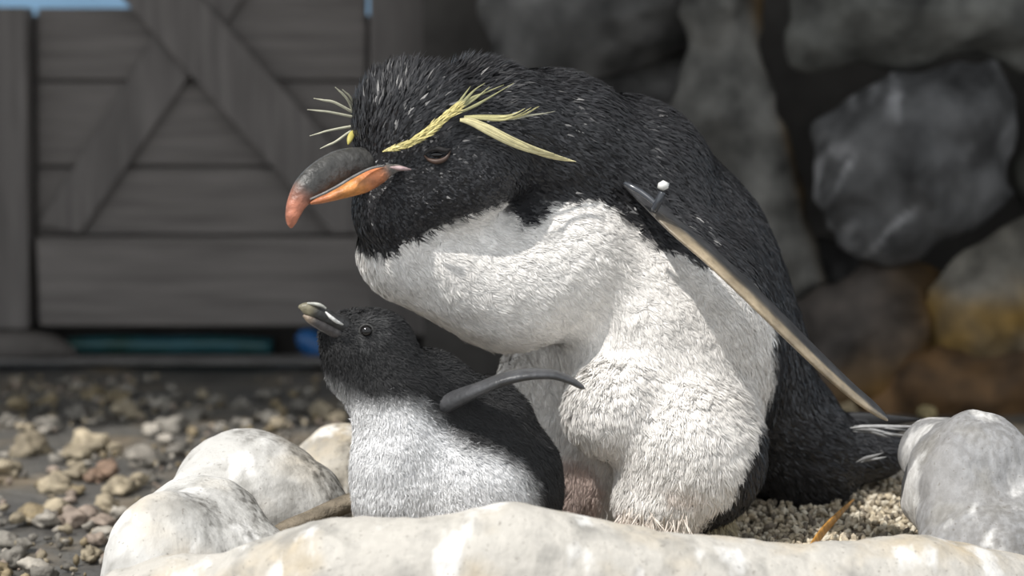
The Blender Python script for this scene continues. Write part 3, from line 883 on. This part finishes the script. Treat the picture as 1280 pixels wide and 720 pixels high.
# ---- eye
def ball(name, px, py, Y, r, mat, parent, sq=(1, 1, 1), sub=3):
    v, f = ICO[sub]
    c = P(px, py, Y); s_ = S(Y) * r
    return mesh_obj(name, v * s_ * np.array(sq) + c, f.ravel(), np.full(len(f), 3), mat, parent)
eye_Y = 1.845
def surf_Y(px, py, field, y0=1.75, y1=2.3):
    ys = np.linspace(y0, y1, 600); pts = np.array([P(px, py, y) for y in ys]); d = field(pts)
    i = np.argmax(d < 0)
    return ys[i] if (d < 0).any() else None
eye_Y = surf_Y(545, 195, pfield) or 1.87
eyeo = ball('eye', 546, 193, eye_Y + .004, 10, M['eye'], peng, (1.1, .7, .62))
for a in (0, 1):
    rows = [(530, 194, eye_Y - .001, .8, 1.5), (537, 188 if a else 200, eye_Y - .002, 2.4, 2.5), (547, 186 if a else 202, eye_Y - .003, 3.4, 3), (557, 188 if a else 198, eye_Y - .002, 2.6, 2.5), (563, 186 if a else 189, eye_Y, .8, 1.5)]
    strand('eyelid', rows, M['lid'] if not a else M['lid_dark'], eyeo, 8, 5)

# ---- crest
YEL = np.array((.62, .54, .22)); CRM = np.array((.70, .63, .36)); PAL = np.array((.50, .49, .38))
def sy(px, py, lift=.004):
    return (surf_Y(px, py, pfield) or 1.93) - lift
def crest(name, pts, w0, col, lift=.006, d=1.5, endlift=.0, label=None):
    """feather through (px, py, in-picture half-width) resting on the head"""
    n_ = len(pts); rows = []
    for i, (x, y, w) in enumerate(pts):
        rows.append((x, y, sy(x, y, lift + endlift * i / (n_ - 1)), w * w0, d))
    o = strand(name, rows, M['crest'], peng, 8, 5, col)
    if label: o['label'] = label
    return o
def feather_strip(name, pts, count, L, W, col, lift, seed, jit=.25, label=None):
    g = np.random.default_rng(seed)
    r = spline([(x, y, w) for x, y, w in pts], 10)
    i = g.integers(0, len(r) - 1, count)
    t = np.gradient(r[:, :2], axis=0)[i]; t /= np.linalg.norm(t, axis=1, keepdims=True)
    nrm = np.stack([-t[:, 1], t[:, 0]], 1)
    px = r[i, :2] + nrm * (g.uniform(-1, 1, count) * r[i, 2])[:, None]
    sy_ = np.array([sy(x, y, lift + g.uniform(0, .002)) for x, y in px])
    p = np.array([P(x, y, d) for (x, y), d in zip(px, sy_)])
    fl = t[:, :1] * RIGHT - t[:, 1:] * UP + g.normal(size=(count, 3)) * jit
    n_ = np.tile(-FWD + UP * .4, (count, 1)); n_ /= np.linalg.norm(n_, axis=1, keepdims=True)
    c = col * g.uniform(.7, 1.15, (count, 1))
    V, Lp, T, C, Nn = blades(p, n_, fl, L * g.uniform(.6, 1.2, count), W, g.uniform(.02, .2, count), c, c * 1.08, g, .2, .2)
    o = mesh_obj(name, V, Lp, T, M['crest'], peng, col=C, normals=Nn)
    return tag(o, label, kind='stuff')
feather_strip('brow_stripe', [(478, 189, .6), (495, 185, 2.6), (512, 179, 4.2), (530, 168, 5), (545, 156, 4.6), (558, 145, 4), (572, 134, 3.5)], 420, .011, .0012, YEL, .009, 3, .16, 'yellow brow stripe')
for pts in ([(562, 142, 1.5), (580, 126, 2.2), (594, 112, 1.1), (606, 104, .3)], [(566, 140, 1.5), (588, 124, 2.2), (606, 116, 1.1), (630, 106, .3)], [(572, 142, 1.2), (594, 132, 2.0), (615, 120, 1.0), (642, 104, .3)], [(566, 138, 1.2), (578, 122, 1.4), (588, 108, .4)],
            [(576, 136, 1.2), (596, 122, 1.3), (612, 108, .3)]):
    crest('crest_plume', pts, 1, PAL * np.array((.66, .66, .45)), .010, .8, .01)
def plume(mid, n, spread, w, col, lift, endlift, label=None):
    """one plume: a main shaft with slender barbs of its own lying along it"""
    main = crest('crest_plume', [(x, y, ww * .55) for x, y, ww in mid], 1, col, lift, .8, endlift, label)
    g = np.random.default_rng(int(mid[0][0]))
    for k in range(n):
        o_ = (k / (n - 1) - .5) * 2 * spread
        m = len(mid); e = g.uniform(.8, 1.0)
        pts = []
        for i, (x, y, ww) in enumerate(mid):
            t = i / (m - 1)
            x2, y2 = mid[0][0] + (x - mid[0][0]) * e, mid[0][1] + (y - mid[0][1]) * e
            pts.append((x2, y2 + o_ * min(1, ww / 6) * math.sin(math.pi * min(1, .15 + t * .95)), w * min(1, ww / 3)))
        b_ = crest('barb', pts, 1, col * g.uniform(.8, 1.12), lift + .001, .6, endlift)
        b_.parent = main
    return main
plume([(575, 150, 2), (592, 153, 4.5), (620, 166, 6.5), (650, 181, 6.5), (680, 193, 6), (704, 199, 4), (720, 202, .6)], 6, 5.2, 1.8, CRM, .012, .012, 'broad cream yellow drooping crest plume')
plume([(580, 146, 2), (604, 147, 4), (630, 148, 4.5), (646, 146, 2.8), (660, 141, 1.8), (674, 133, .4)], 4, 3.5, 1.3, CRM * np.array((.88, .9, .8)), .010, .012)
plume([(620, 150, 1.5), (644, 148, 2.6), (664, 144, 2.0), (680, 142, 1.4), (694, 139, .4)], 3, 2, 1.0, PAL, .012, .012)
# plumes of the far side, seen past the forehead
base_far = 1.945
for tx, ty, bx, by, mx, my, w in ((384, 137, 441, 146, 412, 140, 1.5), (392, 123, 441, 140, 418, 128, 1.7), (419, 109, 444, 136, 430, 119, 1.5), (428, 112, 444, 130, 437, 120, 1.2), (387, 170, 441, 158, 412, 163, 1.3), (400, 186, 441, 163, 420, 177, 1.6), (424, 114, 442, 138, 434, 124, 1.3)):
    strand('crest_plume', [(bx + 10, by + 2, base_far, 1.6, 1.5), (bx, by, base_far - .004, 1.8, 1.5), (mx, my, base_far - .012, w, 1.2), ((mx + tx) / 2, (my + ty) / 2, base_far - .016, w * .8, 1), (tx, ty, base_far - .02, .4, .5)], M['crest'], peng, 8, 5, PAL * 1.05)
strand('brow_stripe', [(446, 162, 1.935, 2, 3), (440, 168, 1.925, 4, 2), (437, 175, 1.92, 3.5, 2), (435, 181, 1.918, .6, 1)], M['crest'], peng, 8, 5, YEL * np.array((.75, .75, .5)))

# ---- flipper, seen on edge
def flip_obj():
    rows = [(785, 230, 2.01, 10, 16), (815, 256, 1.965, 13, 30), (850, 288, 1.925, 13, 44), (890, 322, 1.91, 14, 48), (935, 364, 1.90, 14.5, 50), (980, 408, 1.90, 14.5, 48), (1025, 452, 1.905, 14, 42), (1062, 486, 1.91, 13, 34), (1090, 508, 1.92, 11, 24), (1104, 519, 1.925, 7, 12), (1109, 524, 1.928, 2, 3)]
    r = spline(rows, 6); seg = 24
    pts = np.array([P(a[0], a[1], a[2]) for a in r]); s_ = r[:, 2] / F
    v, l, t = sweep_data(pts, r[:, 3] * .50 * s_, r[:, 4] * s_, seg, None, .17)
    ang = np.tile(np.arange(seg) / seg * 2 * math.pi, len(r))
    # which way is up on the section: compare with the centre line
    ctr = np.repeat(pts, seg, 0); up = ((v - ctr) @ (UP * .72 + RIGHT * .69)) / (np.repeat(r[:, 3] * .81 * s_, seg))
    w = smooth01(up, .05, -.15)[:, None] * smooth01(np.repeat(r[:, 0], seg), 835, 870)[:, None]
    dark = np.array((.045, .045, .047)); beige = np.array((.33, .265, .18))
    c = dark * (1 - w) + beige * w
    c = c * (1 + .30 * fbm(v, 60, 3, 5))[:, None]
    o = mesh_obj('flipper', v, l, t, M['flipper'], peng, col=np.clip(c, 0, 1))
    o['label'] = 'long narrow flipper held out, dark edge and beige underside'
    return o
flip = flip_obj()
strand('tag_strap', [(781, 229, 1.925, 2.5, 3), (790, 234, 1.92, 4, 4), (802, 241, 1.915, 4, 4), (814, 250, 1.91, 4, 5), (822, 258, 1.905, 3, 4)], M['tag_dark'], flip, 10, 5)
strand('tag_strap', [(818, 262, 1.905, 5, 6), (824, 250, 1.90, 5, 7), (828, 240, 1.90, 4, 6)], M['tag_dark'], flip, 10, 5)
tg = ball('identification_bead', 829, 232, 1.898, 8, M['tag_white'], flip, (1.05, .8, .85), 1)
tg['label'] = 'small white tag bead'

# ---- tail
g_ = np.random.default_rng(13)
tail_rows = [(955, 535, 1090, 546), (960, 545, 1120, 530), (970, 540, 1150, 524), (960, 560, 1128, 548), (970, 566, 1138, 560), (980, 575, 1134, 572), (975, 585, 1124, 582), (970, 590, 1112, 590), (990, 552, 1140, 536), (980, 556, 1130, 555), (950, 590, 1080, 592), (960, 570, 1135, 566)]
for i, (x0, y0, x1, y1) in enumerate(tail_rows):
    Y0 = 2.12 + .06 * g_.random(); Y1 = 2.14 + .10 * g_.random()
    rows = [(x0, y0, Y0, 13, 4), ((2 * x0 + x1) / 3, (2 * y0 + y1) / 3 - 4, (2 * Y0 + Y1) / 3, 15, 4), ((x0 + 2 * x1) / 3, (y0 + 2 * y1) / 3 - 3, (Y0 + 2 * Y1) / 3, 11, 3), (x1, y1, Y1, 1, .6)]
    strand('tail_feather', rows, M['black_plumage'], peng, 8, 4, np.array((.016, .016, .017)) * g_.uniform(.8, 1.5))
for k in range(11):
    x0, y0 = 1052 + g_.uniform(0, 26), 531 + g_.uniform(0, 9); x1, y1 = 1128 + g_.uniform(-18, 26), 532 + g_.uniform(0, 16)
    if k > 8: x0, y0, x1, y1 = 1070 + 6 * (k - 9), 578, 1104 + 4 * (k - 9), 566 + 5 * (k - 9)
    w = g_.uniform(1.2, 2.4)
    o = strand('tail_feather', [(x0, y0, 2.085, .5, .5), ((x0 * 2 + x1) / 3, (y0 * 2 + y1) / 3 - 1, 2.08, w, 1), ((x0 + 2 * x1) / 3, (y0 + 2 * y1) / 3, 2.078, w * .9, 1), (x1, y1, 2.08, .4, .4)], M['crest'], peng, 8, 4, np.array((.36, .36, .36)) * g_.uniform(.5, 1.2))
    o['label'] = 'pale worn tail feather'
# ---- feet, under the belly on the gravel
for fx, fY in ((800, 1.93), (720, 2.03)):
    b0 = P(fx, 640, fY); b0[2] = .062
    fb = [(b0 + np.array([0, .01, .01]), (.022, .026, .022), 0)]
    for a in (-.45, 0, .45):
        d = np.array([-.6 + a * .8, -.8 - a * .3, 0]); d /= np.linalg.norm(d)
        for k in (.014, .026, .038): fb.append((b0 + d * k + np.array([0, .01, -.004]), (.009, .009, .008), 0))
    lo, hi = bounds(fb, .004)
    fv, fq = surface_net(union_field(fb, .008), lo, hi, .0025)
    quad_obj('foot', fv, fq, M['skin_body'], peng, col=np.tile((.45, .25, .20), (len(fv), 1)))
settle_empty(peng)

# ================================================================== CHICK
chick = empty('penguin_chick', P(555, 665, 1.87))
tag(chick, 'downy grey and white penguin chick looking up beside the adult', 'penguin chick')
CB = [
    blob(560, 625, 1.865, 116, 100, 66),      # belly
    blob(500, 580, 1.855, 60, 100, 58),       # chest
    blob(490, 490, 1.86, 56, 66, 50, 18),     # neck
    blob(466, 432, 1.86, 50, 46, 42),         # head
    blob(432, 420, 1.855, 32, 28, 28),        # face
    blob(440, 455, 1.858, 34, 40, 32),        # throat
    blob(540, 490, 1.885, 62, 52, 46, -25),   # shoulder
    blob(604, 538, 1.89, 64, 66, 50),         # back
    blob(650, 608, 1.89, 54, 78, 48),
]
cfield = union_field(CB, .016)
lo, hi = bounds(CB, .0)
cv, cq = surface_net(lambda p: cfield(p) + .001 * fbm(p, 60, 2, 9), lo, hi, .0035)
cn = vert_normals(cv, cq)
CHICK_WHITE = [(380, 455), (408, 466), (436, 486), (470, 496), (505, 492), (525, 500), (545, 520), (580, 552), (620, 562), (650, 578), (668, 605), (670, 720), (380, 720)]
def chick_color(p, n):
    px = to_px(p) + np.stack([vnoise(p, 90, 4), vnoise(p, 90, 8)], -1) * 5
    w = smooth01(-in_poly(px, CHICK_WHITE), -10, 22)[:, None]
    w = w * smooth01(n @ np.array([-.3, -.9, 0]), -.4, -.2)[:, None]
    dark = np.tile((.045, .045, .046), (len(p), 1))
    ring = smooth01(np.abs(np.hypot(px[:, 0] - 460, px[:, 1] - 413) - 16), 7, 2)[:, None]
    dark = dark + ring * .03
    return dark * (1 - w) + np.array((.90, .90, .905)) * w
quad_obj('body', cv, cq, M['skin_body'], chick, col=chick_color(cv, cn))
CFLOW = flow_field([(420, 410, .9, .4, .2), (470, 390, 1, .3, .2), (450, 450, .4, 1, 0), (500, 440, .8, .7, .2), (430, 500, .1, 1, 0), (470, 560, 0, 1, 0), (560, 480, .9, .5, .1), (600, 540, .7, .8, .1), (560, 610, .2, 1, 0), (660, 610, .5, 1, 0), (450, 640, -.2, 1, 0)])
chid = .15 + .85 * smooth01(cn @ np.array([.1, .95, 0]), .75, .4)
def chick_len(px):
    return np.where(px[:, 1] < 470, .0065, .0085)
coat('down', cv, cq, cn, chid, 90000, chick_len, const(.0008), lambda px: np.where(px[:, 1] < 470, .38, .32), chick_color, M['down'], chick, CFLOW, 44, clump_n=5000, clump_amt=.25, ntilt=.20, jitter=.45, label='fluffy grey and white down')
cy = lambda x, y, l=.003: (surf_Y(x, y, cfield, 1.7, 2.0) or 1.85) - l
CG = np.array((.03, .03, .03)); CT = np.array((.20, .18, .12))
cb = strand('upper_bill', [(432, 408, 1.842, 11, 12), (418, 401, 1.836, 10.5, 11), (404, 394, 1.833, 10, 10), (392, 388, 1.831, 9, 8), (382, 385, 1.830, 7.5, 6), (376, 384, 1.830, 4, 4), (373, 385, 1.830, 1, 1)], M['horn'], chick, 14, 5,
            lambda r: CG * smooth01(r[:, 0], 384, 398)[:, None] + CT * (1 - smooth01(r[:, 0], 384, 398))[:, None])
cb['label'] = 'short dark chick bill with pale egg tooth tip'
strand('lower_bill', [(428, 419, 1.842, 9, 11), (412, 411, 1.834, 8, 9), (398, 404, 1.831, 7, 7), (386, 398, 1.830, 5, 5), (379, 394, 1.830, 1.5, 2)], M['horn'], chick, 12, 5, lambda r: np.array((.05, .045, .045)) + (np.array((.20, .15, .10))) * smooth01(r[:, 0], 396, 384)[:, None])
strand('gape_skin', [(407, 390, 1.822, 1, 1), (413, 396, 1.820, 2.2, 2), (421, 402, 1.822, 2.2, 2), (429, 406, 1.826, 1, 1)], M['horn'], chick, 8, 4, np.array((.62, .62, .60)))
strand('bill_highlight', [(384, 379, 1.828, 1, 1), (394, 380, 1.826, 2.2, 2), (402, 382, 1.826, 2, 2), (408, 386, 1.827, .8, 1)], M['horn'], cb, 8, 4, np.array((.42, .42, .38)))  # pale strip painting a highlight along the top of the bill
eY = cy(458, 413, 0)
ce = ball('eye', 458, 414, eY - .0025, 7, M['eye'], chick, (1, .8, .95))
ringp = [(458 + 8.6 * math.cos(t), 414 + 8.2 * math.sin(t), eY - .0012, 1.3, 1.5) for t in np.linspace(0, 2 * math.pi, 15)]
strand('eye_ring', ringp, M['horn'], ce, 8, 2, np.array((.075, .073, .07)))
fl2 = strand('flipper', [(530, 520, 1.885, 10, 10), (548, 509, 1.862, 12, 18), (572, 498, 1.848, 11, 20), (600, 486, 1.836, 8.5, 20), (630, 474, 1.828, 8, 22), (660, 468, 1.826, 7, 21), (690, 468, 1.826, 6, 18), (712, 475, 1.828, 5, 13), (726, 483, 1.83, 3.5, 7), (731, 486, 1.83, 1, 2)], M['flipper'], chick, 16, 6,
             np.array((.065, .066, .07)))
fl2['label'] = 'thin dark grey raised flipper'
settle_empty(chick)
